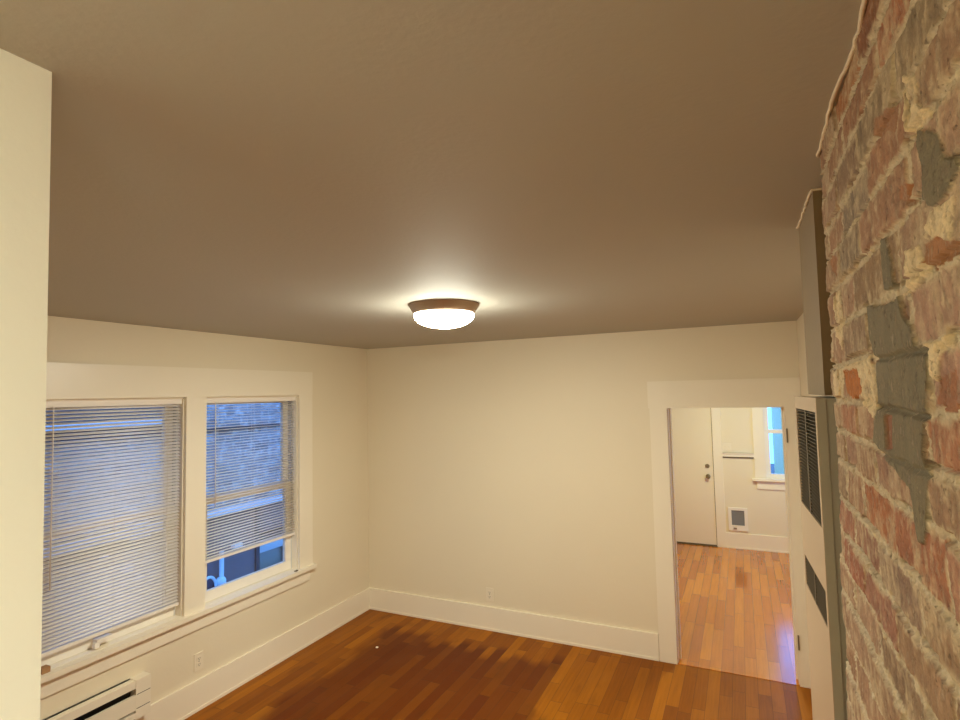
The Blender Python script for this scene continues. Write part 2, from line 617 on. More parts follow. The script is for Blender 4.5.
def bead(name, pts, r, seed):
    rnd = random.Random(seed)
    out = []
    for a, b in zip(pts, pts[1:]):
        a, b = Vector(a), Vector(b)
        k = max(2, int((b - a).length / .02))
        for i in range(k):
            p = a.lerp(b, i / k)
            out.append(p + Vector((rnd.uniform(-.002, .002), 0, rnd.uniform(-.0015, .0015))))
    out.append(Vector(pts[-1]))
    return struct(Mesh().tube(out, r, 6).build(name, CAULK, smooth=True))


bead('trim_4', [(3.694, -2.741, H - .002), (3.694, -3.102, H - .002), (3.76, -3.103, H - .002)], .0035, 1)
bead('trim_5', [(3.682, -3.33, H - .004), (3.676, -3.6, H - .003), (3.682, -3.75, H - .004), (3.672, -3.95, H - .004), (3.68, -4.4, H - .004)], .0035, 2)


# ---------------------------------------------------------------- far door, window
def far_door():
    r = struct_root('door_1', (2.75, FY, 0))
    Mesh().box(2.30, 3.122, FY - .012, FY - .001, .02, 2.03).bevel(.002).build('door_panel', DOORP, r)
    k = Mesh().lathe([(0, -.066), (.02, -.064), (.028, -.052), (.026, -.038), (.012, -.03), (.011, -.012), (.03, -.008), (.031, 0)], (3.052, FY - .012, .945), 'Y', 20)
    smooth_angle(k.build('door_knob', STEEL, r))
    k = Mesh().lathe([(0, -.022), (.02, -.021), (.027, -.012), (.029, 0)], (3.048, FY - .012, 1.085), 'Y', 20)
    smooth_angle(k.build('deadbolt', STEEL, r))
    m = Mesh().box(3.129, 3.245, FY - .024, FY, 0, 2.06).box(2.18, 2.285, FY - .024, FY, 0, 2.06)
    m.box(2.15, 3.27, FY - .026, FY, 2.055, 2.2)
    m.bevel(.003).build('casing', TRIM, r)
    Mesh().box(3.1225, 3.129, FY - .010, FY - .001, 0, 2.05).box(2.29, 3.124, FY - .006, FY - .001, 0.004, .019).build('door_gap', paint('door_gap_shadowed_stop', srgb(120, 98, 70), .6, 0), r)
    Mesh().box(2.285, 3.137, FY - .035, FY - .001, 0, .005).build('threshold', BRONZE, r)


far_door()


def far_window():
    x0, x1, z0, z1 = 3.76, 4.55, .95, 2.12
    r = struct_root('window_3', ((x0 + x1) / 2, FY, z0))
    m = Mesh().box(x0 - .125, x0 + .003, FY - .022, FY, z0 - .01, z1 + .003).box(x1 - .003, x1 + .125, FY - .022, FY, z0 - .01, z1 + .003)
    m.box(x0 - .125, x1 + .125, FY - .024, FY, z1 - .003, z1 + .18)
    m.bevel(.003).build('casing', TRIM, r)
    Mesh().box(x0 - .16, x1 + .16, FY - .06, FY + .03, z0 - .035, z0 - .005).bevel(.004).build('sill', TRIM, r)
    Mesh().box(x0 - .11, x1 + .11, FY - .018, FY, z0 - .145, z0 - .035).bevel(.003).build('apron', TRIM, r)
    Mesh().box(x0, x0 + .01, FY, FY + .12, z0, z1).box(x1 - .01, x1, FY, FY + .12, z0, z1).box(x0, x1, FY, FY + .12, z1 - .01, z1).box(x0, x1, FY + .03, FY + .12, z0 - .01, z0 + .005).build('window_frame', TRIM, r)
    for nm, y, a, b in (('lower_sash', FY + .03, z0 + .005, 1.575), ('upper_sash', FY + .065, 1.54, z1 - .01)):
        m = Mesh().box(x0 + .01, x0 + .065, y, y + .03, a, b).box(x1 - .065, x1 - .01, y, y + .03, a, b)
        m.box(x0 + .065, x1 - .065, y, y + .03, a, a + .05).box(x0 + .065, x1 - .065, y, y + .03, b - .035, b)
        s = m.bevel(.003).build(nm, SASH, r)
        Mesh().box(x0 + .06, x1 - .06, y + .013, y + .017, a + .046, b - .031).build('pane', GLASS, s)


far_window()
r = struct_root('added_window', (FX1, 1.85, .9))  # added window, out of view: lets daylight onto the doorway jamb and floor
m = Mesh().box(FX1 - .02, FX1, .63, .75, .9, 2.15).box(FX1 - .02, FX1, 2.95, 3.07, .9, 2.15).box(FX1 - .024, FX1, .6, 3.1, 2.15, 2.3)
m.box(FX1 - .05, FX1 + .03, .6, 3.1, .87, .9).box(FX1 - .02, FX1, .65, 3.05, .76, .87).build('casing', TRIM, r)
for nm, x, a, b in (('lower_sash', FX1 + .02, .9, 1.54), ('upper_sash', FX1 + .055, 1.51, 2.15)):
    m = Mesh().box(x, x + .03, .75, .80, a, b).box(x, x + .03, 2.90, 2.95, a, b).box(x, x + .03, .80, 2.90, a, a + .045).box(x, x + .03, .80, 2.90, b - .035, b)
    sh = m.build(nm, SASH, r)
    Mesh().box(x + .013, x + .017, .795, 2.905, a + .04, b - .03).build('pane', GLASS, sh)
m = Mesh().box(3.245, 3.636, FY - .02, FY, 1.222, 1.275).box(3.245, 3.636, FY - .032, FY, 1.264, 1.275)
struct(m.bevel(.003).build('trim_6', TRIM))
struct(Mesh().box(3.25, 3.63, FY - .016, FY - .0005, 1.206, 1.221).build('shadow_gap_strip', BRONZE))  # dark strip, its colour stands for the shaded gap under the chair rail

# ---------------------------------------------------------------- ceiling lights


def ceiling_light(x, y, label, strength, color=LAMP_COLOR):
    r = thing('ceiling_light', label, 'light', (x, y, H))
    z = H
    pan = Mesh().lathe([(0, z - .001), (.194, z - .001), (.195, z - .005), (.188, z - .016), (.177, z - .034), (.168, z - .048), (.163, z - .052), (.157, z - .050), (.156, z - .03), (.0, z - .028)], (x, y, 0))
    smooth_angle(pan.build('trim_ring', NICKEL, r), 30)
    prof = [(.158, z - .046), (.165, z - .0535), (.164, z - .062)]
    for k in range(1, 13):
        a = math.pi / 2 * k / 12
        prof.append((.164 * math.cos(a), z - .062 - .068 * math.sin(a)))
    prof[-1] = (0, prof[-1][1])
    d = Mesh().lathe(prof, (x, y, 0)).build('glass_dome', lamp_mat('lamp_glass', strength, color), r, True)
    d['label'] = 'glowing frosted glass bowl'
    return r


ceiling_light(2.062, -2.055, 'lit flush ceiling light with frosted bowl and brown metal ring', LAMP_ROOM)
ceiling_light(4.05, -5.55, 'lit flush ceiling light in the hall behind the camera', LAMP_HALL, HALL_COLOR)
ceiling_light(3.6, 1.9, 'lit flush ceiling light in the far room past the doorway', LAMP_FAR, FAR_COLOR)

# ---------------------------------------------------------------- blinds


def blind(oy, zbot, tilt, label, wand_len, seed):
    y0, y1 = oy[0] + .014, oy[1] - .014
    xc = -.030
    r = thing('window_blind', label, 'blind', (xc, (y0 + y1) / 2, zbot))
    ztop = WZ1 - .012
    m = Mesh().box(xc - .014, xc + .016, y0, y1, ztop - .036, ztop).bevel(.002)
    m.build('head_rail', BLIND, r)
    rnd = random.Random(seed)
    m = Mesh()
    z = ztop - .046
    pitch = .0213
    while z > zbot + .024:
        t = math.radians(tilt + rnd.uniform(-1.5, 1.5))
        hw = .0125
        dz = rnd.uniform(-.0006, .0006)
        prev = None
        for s in (-1, -.5, 0, .5, 1):
            crown = .0016 * (1 - s * s)
            px = xc + hw * s * math.cos(t) + crown * math.sin(t)
            pz = z + dz - hw * s * math.sin(t) + crown * math.cos(t)
            a = m.bm.verts.new((px, y0 + .006, pz))
            b = m.bm.verts.new((px, y1 - .006, pz + rnd.uniform(-.0004, .0004)))
            if prev:
                m.bm.faces.new((prev[0], a, b, prev[1]))
            prev = (a, b)
        z -= pitch
    s = m.build('slats', SLAT, r, True)
    so = s.modifiers.new('thickness', 'SOLIDIFY')
    so.thickness = .0007
    so.offset = 0
    Mesh().box(xc - .013, xc + .013, y0 + .004, y1 - .004, zbot, zbot + .02).bevel(.003).build('bottom_rail', BLIND, r)
    m = Mesh()
    for yy in (y0 + .12, (y0 + y1) / 2, y1 - .12):
        for dx in (-.0135, .0135):
            m.tube([(xc + dx, yy, ztop - .03), (xc + dx, yy, zbot + .01)], .0007, 5)
    m.build('ladder_cords', BLIND, r)
    yw = y0 + .085
    m = Mesh().tube([(xc + .024, yw, ztop - .03), (xc + .026, yw, ztop - .06), (xc + .026, yw + .004, ztop - wand_len)], .004, 6)
    m.build('tilt_wand', BLIND, r, True)
    yc = y1 - .105
    Mesh().tube([(xc + .022, yc, ztop - .03), (xc + .022, yc, zbot - .09 if wand_len < .9 else zbot + .1)], .0016, 6).build('lift_cord', BLIND, r)
    return r


blind(OPEN_L, .756, 31, 'white mini blind lowered nearly to the sill, over the window nearest the stub wall', 1.05, 3)
blind(OPEN_R, .972, 8, 'white mini blind stopped above the sill, over the window nearest the room corner', .80, 4)

# ---------------------------------------------------------------- left wall fittings


def heater():
    y0, y1 = -3.95, -2.345
    r = thing('baseboard_heater', 'cream baseboard heater low on the wall under the windows', 'heater', (.03, (y0 + y1) / 2, .20))
    m = Mesh().box(.0005, .02, y0, y1, .20, .43)
    m.box(.02, .066, y0 + .09, y1 - .09, .20, .215)
    m.build('back_panel', SLOT, r)
    m = Mesh().box(.0005, .068, y0, y1, .385, .43)
    m.box(.052, .07, y0 + .06, y1 - .085, .255, .345)
    m.box(.045, .07, y0 + .06, y1 - .06, .205, .24)
    smooth_angle(m.bevel(.006, 3).build('cover', HEATER, r))
    for a, b in ((y0, y0 + .095), (y1 - .095, y1)):
        e = Mesh().box(.0005, .071, a, b, .198, .433).bevel(.012, 4)
        smooth_angle(e.build('end_cap', HEATER, r))
    for z in (.262, .345):
        Mesh().box(.0708, .0716, y1 - .09, y1 - .004, z, z + .0035).build('seam', SLOT, r)


heater()


def outlet(name, face, c, label, group=None, switch=False, wdt=.072):
    """face 'x': plate on a wall facing +X; 'y': plate facing -Y"""
    r = thing(name, label, 'switch' if switch else 'outlet', c)

    def bx(m, u0, u1, d0, d1, z0, z1):
        if face == 'x':
            m.box(c[0] + d0, c[0] + d1, c[1] + u0, c[1] + u1, c[2] + z0, c[2] + z1)
        else:
            m.box(c[0] + u0, c[0] + u1, c[1] - d1, c[1] - d0, c[2] + z0, c[2] + z1)
        return m
    h = wdt / 2
    bx(Mesh(), -h, h, 0.0003, .006, -.058, .058).bevel(.003, 3).build('cover_plate', PLATE, r)
    if switch:
        for u in ((-.022, .022) if wdt > .1 else (0,)):
            bx(Mesh(), u - .005, u + .005, .006, .016, -.006, .012).bevel(.002).build('toggle', PLATE, r)
    else:
        for z in (-.02, .02):
            s = bx(Mesh(), -.017, .017, .006, .008, z - .014, z + .014).bevel(.0012).build('socket', PLATE, r)
            m = Mesh()
            bx(m, -.008, -.0055, .008, .0085, z - .003, z + .007)
            bx(m, .0055, .008, .008, .0085, z - .003, z + .007)
            bx(m, -.0025, .0025, .008, .0085, z - .011, z - .006)
            m.build('slots', SLOT, s)
        bx(Mesh(), -.003, .003, .006, .0075, -.003, .003).build('screw', STEEL, r)


outlet('wall_outlet', 'x', (0, -1.955, .325), 'cream duplex outlet on the wall beneath the windows')
outlet('wall_outlet', 'y', (1.353, 0, .315), 'cream duplex outlet on the back wall above the baseboard')
outlet('light_switch', 'y', (3.306, FY, 1.352), 'cream double switch plate beside the far door', switch=True, wdt=.116)

m = Mesh().box(.020, .042, -1.064, -1.044, .678, .683).box(.030, .050, -1.052, -1.046, .683, .690)
tag(m.bevel(.001).build('window_hook', BRONZE), 'small metal hook lying on the sill at its right end', 'hook')
m = Mesh().box(-.024, .02, -2.925, -2.885, .6785, .708).bevel(.008, 3)
tag(smooth_angle(m.build('sash_stop', paint('tan_stop', srgb(165, 125, 85), .6, 0.0))), 'small tan stop block on the sill beside the stub wall', 'block')
m = Mesh().lathe([(0, 0), (.011, .001), (.013, .004), (.007, .009), (0, .010)], (.602, -.70, .0005), 'Z', 10)
tag(m.build('paper_scrap', PLATE, smooth=True), 'tiny white scrap on the dark floor near the corner', 'scrap')


def pet_door():
    x0, x1, z0, z1 = 3.283, 3.520, .236, .540
    r = thing('pet_door', 'white framed pet door with a grey flap low on the far wall', 'pet door', ((x0 + x1) / 2, FY, z0))
    m = Mesh().box(x0, x0 + .04, FY - .022, FY - .0005, z0, z1).box(x1 - .04, x1, FY - .022, FY - .0005, z0, z1)
    m.box(x0 + .04, x1 - .04, FY - .022, FY - .0005, z1 - .035, z1).box(x0 + .04, x1 - .04, FY - .022, FY - .0005, z0, z0 + .07)
    m.bevel(.003).build('frame', SASH, r)
    Mesh().box(x0 + .04, x1 - .04, FY - .009, FY - .0005, z0 + .07, z1 - .035).build('flap', FLAP, r)
    Mesh().box((x0 + x1) / 2 - .06, (x0 + x1) / 2 - .02, FY - .03, FY - .022, z0 + .02, z0 + .04).bevel(.002).build('latch', STEEL, r)


pet_door()


# ---------------------------------------------------------------- wall furnace
def furnace():
    L0, R0 = Vector((3.655, -2.793, 0)), Vector((3.670, -3.161, 0))     # far and near ends of the face
    u = (R0 - L0).normalized()                                          # along the face, towards the camera
    n = Vector((u.y, -u.x, 0))
    if n.x > 0:
        n = -n                                                          # out of the face, into the room
    W = (R0 - L0).length
    mat = Matrix(((u.x, n.x, 0, L0.x), (u.y, n.y, 0, L0.y), (0, 0, 1, 0), (0, 0, 0, 1)))
    r = thing('wall_furnace', 'tall beige wall furnace with dark louvred grilles beside the brick chimney', 'furnace', (3.75, -2.98, .0))
    zt = 2.121

    def bx(m, a, b, d0, d1, z0, z1):                                    # d negative: behind the face
        return m.box(a, b, d0, d1, z0, z1, mat)
    Mesh_body = Mesh()
    bx(Mesh_body, .006, W - .004, -.215, -.0215, .0, zt - .002)
    Mesh_body.bevel(.003).build('body', FURN_SIDE, r)
    g1 = (.022, W - .019, 1.815, 2.086)
    g2 = (.030, W - .019, 1.584, 1.668)
    m = Mesh()
    bx(m, 0, .022, -.0205, 0, .12, zt)
    bx(m, W - .019, W, -.0205, 0, .12, zt)
    bx(m, .022, W - .019, -.0205, 0, g1[3], zt)
    bx(m, .022, W - .019, -.0205, 0, g2[3], g1[2])
    bx(m, .022, W - .019, -.0205, 0, .12, g2[2])
    bx(m, .022, .030, -.0205, 0, g2[2], g2[3])
    m.build('front_cover', FURN, r)
    m = Mesh()
    bx(m, W - .0002, W + .001, -.0205, -.001, .12, zt - .001)
    o = m.build('cover_edge', FURN_SIDE, r)
    for g, k in ((g1, 30), (g2, 10)):
        m = Mesh()
        bx(m, g[0], g[1], -.020, -.017, g[2], g[3])
        o = m.build('grille_backing', SLOT, r)
        m = Mesh()
        mid = g[0] + (g[1] - g[0]) * .5
        bx(m, mid - .007, mid + .007, -.016, -.0005, g[2], g[3])
        step = (g[3] - g[2]) / k
        for q in range(k):
            z = g[2] + step * (q + .35)
            for a, b in ((g[0], mid - .007), (mid + .007, g[1])):
                vs = [(a, -.015, z + .004), (b, -.015, z + .004), (b, -.001, z), (a, -.001, z), (a, -.015, z + .0055), (b, -.015, z + .0055), (b, -.001, z + .0015), (a, -.001, z + .0015)]
                vv = [m.bm.verts.new(mat @ Vector(p)) for p in vs]
                for f in ((0, 1, 2, 3), (4, 5, 6, 7), (0, 1, 5, 4), (2, 3, 7, 6), (0, 3, 7, 4), (1, 2, 6, 5)):
                    m.bm.faces.new([vv[i] for i in f])
        o = m.build('grille', LOUVER, r)
        o['label'] = 'dark louvred grille'


furnace()


# ---------------------------------------------------------------- brick chimney
def vnoise(x, y, seed):
    rs = np.random.RandomState(seed)
    tab = rs.rand(256, 256)
    xi, yi = np.floor(x).astype(int), np.floor(y).astype(int)
    fx, fy = x - xi, y - yi
    fx, fy = fx * fx * (3 - 2 * fx), fy * fy * (3 - 2 * fy)
    g = lambda a, b: tab[a % 256, b % 256]
    return (g(xi, yi) * (1 - fx) + g(xi + 1, yi) * fx) * (1 - fy) + (g(xi, yi + 1) * (1 - fx) + g(xi + 1, yi + 1) * fx) * fy


def fbm(x, y, seed, o=4):
    s, a, t = 0, 1, 0
    for k in range(o):
        s = s + a * vnoise(x * 2 ** k, y * 2 ** k, seed + k)
        t += a
        a *= .55
    return s / t


def inside(P, poly):
    y, z = P
    r = np.zeros(y.shape, bool)
    n = len(poly)
    for i in range(n):
        (a, b), (c, d) = poly[i], poly[(i + 1) % n]
        if b == d:
            continue
        c1 = (b > z) != (d > z)
        r ^= c1 & (y < (c - a) * (z - b) / (d - b) + a)
    return r


def sstep(a, b, x):
    t = np.clip((x - a) / (b - a), 0, 1)
    return t * t * (3 - 2 * t)


POLY = {'P1': [[-3.828, 2.335], [-3.858, 2.328], [-3.87, 2.297], [-3.875, 2.264], [-3.832, 2.268], [-3.829, 2.295]], 'P2': [[-3.723, 2.261], [-3.806, 2.25], [-3.89, 2.251], [-3.905, 2.225], [-3.938, 2.213], [-3.943, 2.189], [-3.987, 2.187], [-3.983, 2.153], [-3.972, 2.12], [-3.872, 2.115], [-3.757, 2.118], [-3.753, 2.187], [-3.729, 2.214]], 'P3': [[-3.757, 2.118], [-3.972, 2.122], [-3.947, 2.072], [-3.962, 2.048], [-3.946, 2.009], [-3.935, 1.977], [-3.909, 1.97], [-3.895, 1.991], [-3.892, 2.026], [-3.807, 2.044], [-3.767, 2.052], [-3.711, 2.068], [-3.72, 2.097]], 'HOLE': [[-3.782, 2.107], [-3.829, 2.109], [-3.823, 2.067], [-3.781, 2.063]], 'P4': [[-4.011, 2.399], [-4.062, 2.374], [-4.072, 2.348], [-4.098, 2.335], [-4.107, 2.323], [-4.077, 2.314], [-4.037, 2.313], [-4.01, 2.326], [-4.017, 2.359], [-4.004, 2.385]], 'W1': [[-3.975, 2.471], [-4.025, 2.447], [-4.023, 2.423], [-4.047, 2.395], [-3.984, 2.4], [-3.978, 2.424]], 'W2': [[-4.014, 2.316], [-4.085, 2.305], [-4.078, 2.274], [-4.013, 2.285], [-4.002, 2.291]], 'W3': [[-3.927, 2.296], [-3.987, 2.285], [-4.0, 2.257], [-3.946, 2.248], [-3.907, 2.25], [-3.926, 2.276]], 'W4': [[-3.326, 2.179], [-3.728, 2.189], [-3.747, 2.168], [-3.757, 2.118], [-3.77, 2.105], [-3.727, 2.1], [-3.645, 2.124], [-3.649, 2.161], [-3.483, 2.176], [-3.443, 2.127], [-3.334, 2.131]], 'W5': [[-3.984, 2.188], [-4.068, 2.191], [-4.066, 2.178], [-4.027, 2.179], [-4.007, 2.153], [-3.992, 2.153]], 'W6': [[-3.384, 2.322], [-3.483, 2.326], [-3.478, 2.252], [-3.441, 2.214], [-3.378, 2.242]], 'O1': [[-3.472, 2.177], [-3.622, 2.174], [-3.657, 2.139], [-3.589, 2.127], [-3.478, 2.134]], 'O2': [[-3.994, 2.288], [-4.022, 2.286], [-4.085, 2.272], [-4.082, 2.257], [-4.015, 2.255], [-3.993, 2.268]], 'O3': [[-3.362, 2.404], [-3.482, 2.382], [-3.467, 2.344], [-3.403, 2.369]], 'O4': [[-3.93, 2.37], [-3.973, 2.356], [-3.958, 2.341], [-3.933, 2.353]], 'O5': [[-4.007, 2.153], [-4.062, 2.159], [-4.054, 2.122], [-4.028, 2.122], [-3.996, 2.129]], 'O6': [[-3.841, 2.489], [-3.959, 2.452], [-3.941, 2.43], [-3.843, 2.459]]}
JOINTS = [2.665, 2.591, 2.528, 2.462, 2.400, 2.333, 2.259, 2.188, 2.121, 2.060, 1.999, 1.923, 1.857, 1.790, 1.723, 1.647, 1.571]
HEADS = [[-3.76, -3.97], [-3.62, -3.86, -4.07], [-3.72, -3.935, -4.16], [-3.54, -3.775, -3.99], [-3.712, -3.968, -4.19], [-3.40, -3.615, -3.90, -4.11],
         [-3.50, -3.722, -3.93, -4.14], [-3.40, -3.745, -3.985, -4.2], [-3.60, -3.765, -3.962, -4.17], [-3.41, -3.56, -3.71, -3.95, -4.06], [-3.395, -3.59, -3.794, -4.002, -4.2],
         [-3.48, -3.680, -3.90, -4.10], [-3.35, -3.565, -3.78, -4.0], [-3.44, -3.652, -3.87], [-3.36, -3.56, -3.77], [-3.403, -3.66]]
BRICK_COLS = [(162, 128, 98), (156, 122, 94), (150, 122, 94), (166, 132, 106), (146, 118, 92), (158, 118, 88), (150, 116, 90), (164, 126, 98)]
OVERRIDE = {(10, -3.69): (166, 102, 62), (10, -3.90): (162, 104, 74), (10, -4.1): (176, 128, 104), (11, -3.57): (150, 104, 82), (11, -3.4): (160, 106, 80), (12, -3.46): (160, 100, 74),
            (12, -3.67): (156, 108, 86), (11, -3.79): (150, 120, 100), (1, -3.74): (160, 116, 86), (1, -3.96): (170, 110, 78), (2, -3.83): (146, 124, 96), (2, -4.05): (148, 126, 98),
            (3, -3.88): (162, 118, 88), (4, -3.84): (160, 120, 92), (4, -3.63): (136, 114, 90), (3, -3.65): (140, 120, 100), (8, -4.05): (166, 112, 82), (7, -4.08): (172, 132, 112), (5, -3.76): (150, 120, 88), (6, -4.03): (172, 134, 112),
            (0, -3.6): (170, 112, 68), (0, -3.86): (140, 92, 62), (8, -3.68): (166, 122, 92), (8, -3.43): (168, 116, 84), (9, -3.85): (158, 118, 94), (9, -3.48): (160, 122, 98)}


def chimney():
    joints = list(JOINTS)
    heads = [list(h) for h in HEADS]
    k = 0
    while joints[-1] > -.07:
        joints.append(joints[-1] - .0675)
        heads.append([-3.46 - .11 * (k % 2), -3.68 - .11 * (k % 2), -3.9])
        k += 1
    while len(heads) < len(joints):
        heads.append([-3.5, -3.7])
    y = np.concatenate([np.linspace(-4.75, -4.16, 70, endpoint=False), np.linspace(-4.16, -3.272, 430)])
    z = np.concatenate([np.linspace(0, 1.5, 160, endpoint=False), np.linspace(1.5, 2.637, 560)])
    Yg, Zg = np.meshgrid(y, z, indexing='ij')
    wy = Yg + .010 * (fbm(Yg * 14, Zg * 14, 5) - .5) + .006 * (fbm(Yg * 50, Zg * 50, 15, 3) - .5)
    wz = Zg + .010 * (fbm(Yg * 9, Zg * 16, 9) - .5) + .005 * (fbm(Yg * 50, Zg * 50, 19, 3) - .5)
    course = np.zeros(Yg.shape, int)
    for c, j in enumerate(joints):
        course[wz < j] = c
    J = np.array(joints + [joints[-1] - .0675])
    top, bot = J[course], J[course + 1]
    dz_top, dz_bot = top - wz, wz - bot
    dy = np.full(Yg.shape, 9.)
    bid = np.zeros(Yg.shape, int)
    centre = np.zeros(Yg.shape)
    for c in range(len(joints)):
        hs = sorted(heads[min(c, len(heads) - 1)])
        while hs[0] > -4.8:
            hs.insert(0, hs[0] - .208)
        while hs[-1] < -3.2:
            hs.append(hs[-1] + .208)
        hs = np.array(hs)
        sel = course == c
        idx = np.clip(np.searchsorted(hs, wy[sel]) - 1, 0, len(hs) - 2)
        dy[sel] = np.minimum(wy[sel] - hs[idx], hs[idx + 1] - wy[sel])
        bid[sel] = c * 40 + idx
        centre[sel] = (hs[idx] + hs[idx + 1]) / 2
    dzm = np.minimum(dz_top, dz_bot)
    wob = .0035 * (fbm(Yg * 30, Zg * 30, 33) - .5)
    e = np.minimum(dzm - .0050, dy - .0044) + wob * 2.4 + .0022 * (fbm(Yg * 120, Zg * 120, 35, 3) - .5)
    brick = sstep(-.0012, .0022, e)
    rs = np.random.RandomState(4)
    tabh, tabt, tabc, tabw = rs.rand(3000), rs.rand(3000), rs.randint(0, len(BRICK_COLS), 3000), rs.rand(3000)
    n1, n2, n3 = fbm(Yg * 90, Zg * 90, 40), fbm(Yg * 25, Zg * 25, 60), fbm(Yg * 230, Zg * 160, 80, 3)
    out = brick * (.004 + .006 * tabh[bid] + .004 * (n2 - .5) + .0022 * (n1 - .5) + (tabt[bid] - .5) * .08 * (Zg - (top + bot) / 2))
    mort = (1 - brick) * (.004 + .009 * (fbm(Yg * 20, Zg * 20, 100) - .45) + .010 * (n1 - .5) + .005 * (n3 - .5))
    out += mort
    out += .0020 * (n3 - .5)
    # open cracks: under the first course, and here and there at the top of a joint
    crack0 = (np.abs(wz - 2.585) < .006) & (Yg > -3.98) & (fbm(Yg * 9, Zg * 3, 7) > .38)
    under = (dz_bot < .010) & (dz_bot > .004) & (fbm(Yg * 7, course * 3.7, 77) > .52)
    cr = (crack0 | under)
    out[crack0] -= .016
    out[under] -= .0065
    # colours (albedo)
    lin = lambda c: np.array(srgb(*c))
    bc = np.array([lin(c) for c in BRICK_COLS])[tabc[bid]]
    for (c, yc), colr in OVERRIDE.items():
        sel = (course == c) & (np.abs(centre - yc) < .075)
        bc[sel] = lin(colr)
    vs = fbm(Yg * 60, Zg * 26, 115)
    shade = (.62 + .42 * n2 + .34 * vs)[..., None] * (.78 + .44 * n1)[..., None]
    bc = bc * shade
    mc = lin((206, 188, 158)) * (.82 + .36 * n1)[..., None]
    # lime bloom and brushed streaks that run down the bricks
    streak = fbm(Yg * 80, Zg * 24, 120, 5)
    bloom = sstep(.46, .62, .5 * streak + .5 * fbm(Yg * 11, Zg * 11, 140) + .12 * (tabw[bid] - .5))
    speck = sstep(.60, .75, n1)
    wash = np.clip(.62 * bloom * (.4 + 1.0 * n1) + .30 * speck, 0, .85)
    near = sstep(.012, .002, e) * sstep(.48, .60, fbm(Yg * 45, Zg * 45, 160)) * .8
    wash = np.maximum(wash, near)
    for key in ('O1', 'O2', 'O3', 'O4', 'O5', 'O6', 'HOLE'):
        pass
    P = (Yg + .012 * (fbm(Yg * 40, Zg * 40, 200) - .5), Zg + .010 * (fbm(Yg * 40, Zg * 40, 210) - .5))
    col = bc * (1 - wash[..., None]) + lin((204, 182, 148)) * wash[..., None]
    col = col * brick[..., None] + mc * (1 - brick[..., None])
    for key in ('W1', 'W2', 'W3', 'W4', 'W5', 'W6'):
        sel = inside(P, POLY[key]) & (n1 > .33)
        col[sel] = (lin((222, 200, 160)) * (.75 + .5 * n1)[..., None])[sel]
        out[sel] += (.004 * n1)[sel]
    for key, c in (('O1', (180, 108, 44)), ('O2', (166, 116, 76)), ('O3', (166, 114, 74)), ('O4', (166, 112, 76)), ('O5', (162, 108, 76)), ('O6', (160, 116, 84))):
        sel = inside(P, POLY[key])
        col[sel] = (lin(c) * shade)[sel]
        out[sel] -= .001
    cement = np.zeros(Yg.shape, bool)
    for key in ('P1', 'P2', 'P3', 'P4'):
        cement |= inside(P, POLY[key])
    cement &= ~inside(P, POLY['HOLE'])
    col[cement] = (lin((122, 110, 84)) * (.82 + .36 * fbm(Yg * 60, Zg * 8, 230))[..., None])[cement]
    flat = .0095 + .004 * (fbm(Yg * 8, Zg * 8, 250) - .5) + .0009 * (n1 - .5) - .006 * sstep(.006, .0, np.abs(wz - 2.183)) - .007 * sstep(.006, 0, np.abs(wz - 2.117)) - .005 * sstep(.006, 0, np.abs(wz - 2.055))
    out[cement] = np.maximum(flat, out * .3)[cement]
    hole = inside(P, POLY['HOLE'])
    col[hole] = lin((146, 98, 72))
    # ragged outer arris at the far end
    edge = sstep(-3.285 + .012 * 0, -3.272, Yg + .018 * (fbm(Zg * 22, Yg * 3, 300) - .5))
    X = 3.690 - out + edge * .03
    Ye = Yg - .062 * sstep(1.72, 2.02, Zg) * sstep(-3.62, -3.28, Yg) + .016 * (fbm(Zg * 18, Zg * 2, 310) - .5) * sstep(-3.36, -3.28, Yg)
    ny, nz = Yg.shape
    verts = np.stack([X, Ye, Zg], -1).reshape(-1, 3)
    a = (np.arange(ny - 1)[:, None] * nz + np.arange(nz - 1)[None, :]).ravel()
    faces = np.stack([a, a + 1, a + nz + 1, a + nz], -1)
    me = bpy.data.meshes.new('brick_face')
    me.from_pydata(verts.tolist(), [], faces.tolist())
    at = me.color_attributes.new('albedo', 'FLOAT_COLOR', 'POINT')
    rgba = np.ones((len(verts), 4), np.float32)
    rgba[:, :3] = np.clip(col, 0.01, .9).reshape(-1, 3)
    at.data.foreach_set('color', rgba.ravel())
    m, nt, b = new_mat('old_brick')
    ca = N(nt, 'ShaderNodeVertexColor', layer_name='albedo')
    tc = N(nt, 'ShaderNodeTexCoord')
    ns = N(nt, 'ShaderNodeTexNoise', i_Scale=260.0, i_Detail=3.0)
    nt.links.new(tc.outputs['Object'], ns.inputs['Vector'])
    g = N(nt, 'ShaderNodeCombineColor')
    mp = N(nt, 'ShaderNodeMapping')
    mp.inputs['Scale'].default_value = (1, 2.0, 1)
    nt.links.new(tc.outputs['Object'], mp.inputs['Vector'])
    nw = N(nt, 'ShaderNodeTexNoise', i_Scale=38.0, i_Detail=8.0, i_Roughness=.75)
    nt.links.new(mp.outputs[0], nw.inputs['Vector'])
    npit = N(nt, 'ShaderNodeTexNoise', i_Scale=95.0, i_Detail=4.0, i_Roughness=.7)
    nt.links.new(tc.outputs['Object'], npit.inputs['Vector'])
    white = M(nt, 'MULTIPLY_ADD', nw.outputs[0], 11.0, -6.0, clamp=True)
    pit = M(nt, 'MULTIPLY_ADD', npit.outputs[0], -12.0, 4.6, clamp=True)
    gv = M(nt, 'MULTIPLY_ADD', ns.outputs[0], .5, .75)
    for q in range(3):
        nt.links.new(gv, g.inputs[q])
    bcol = MIX(nt, M(nt, 'MULTIPLY', white, .5), ca.outputs[0], srgb(204, 184, 160))
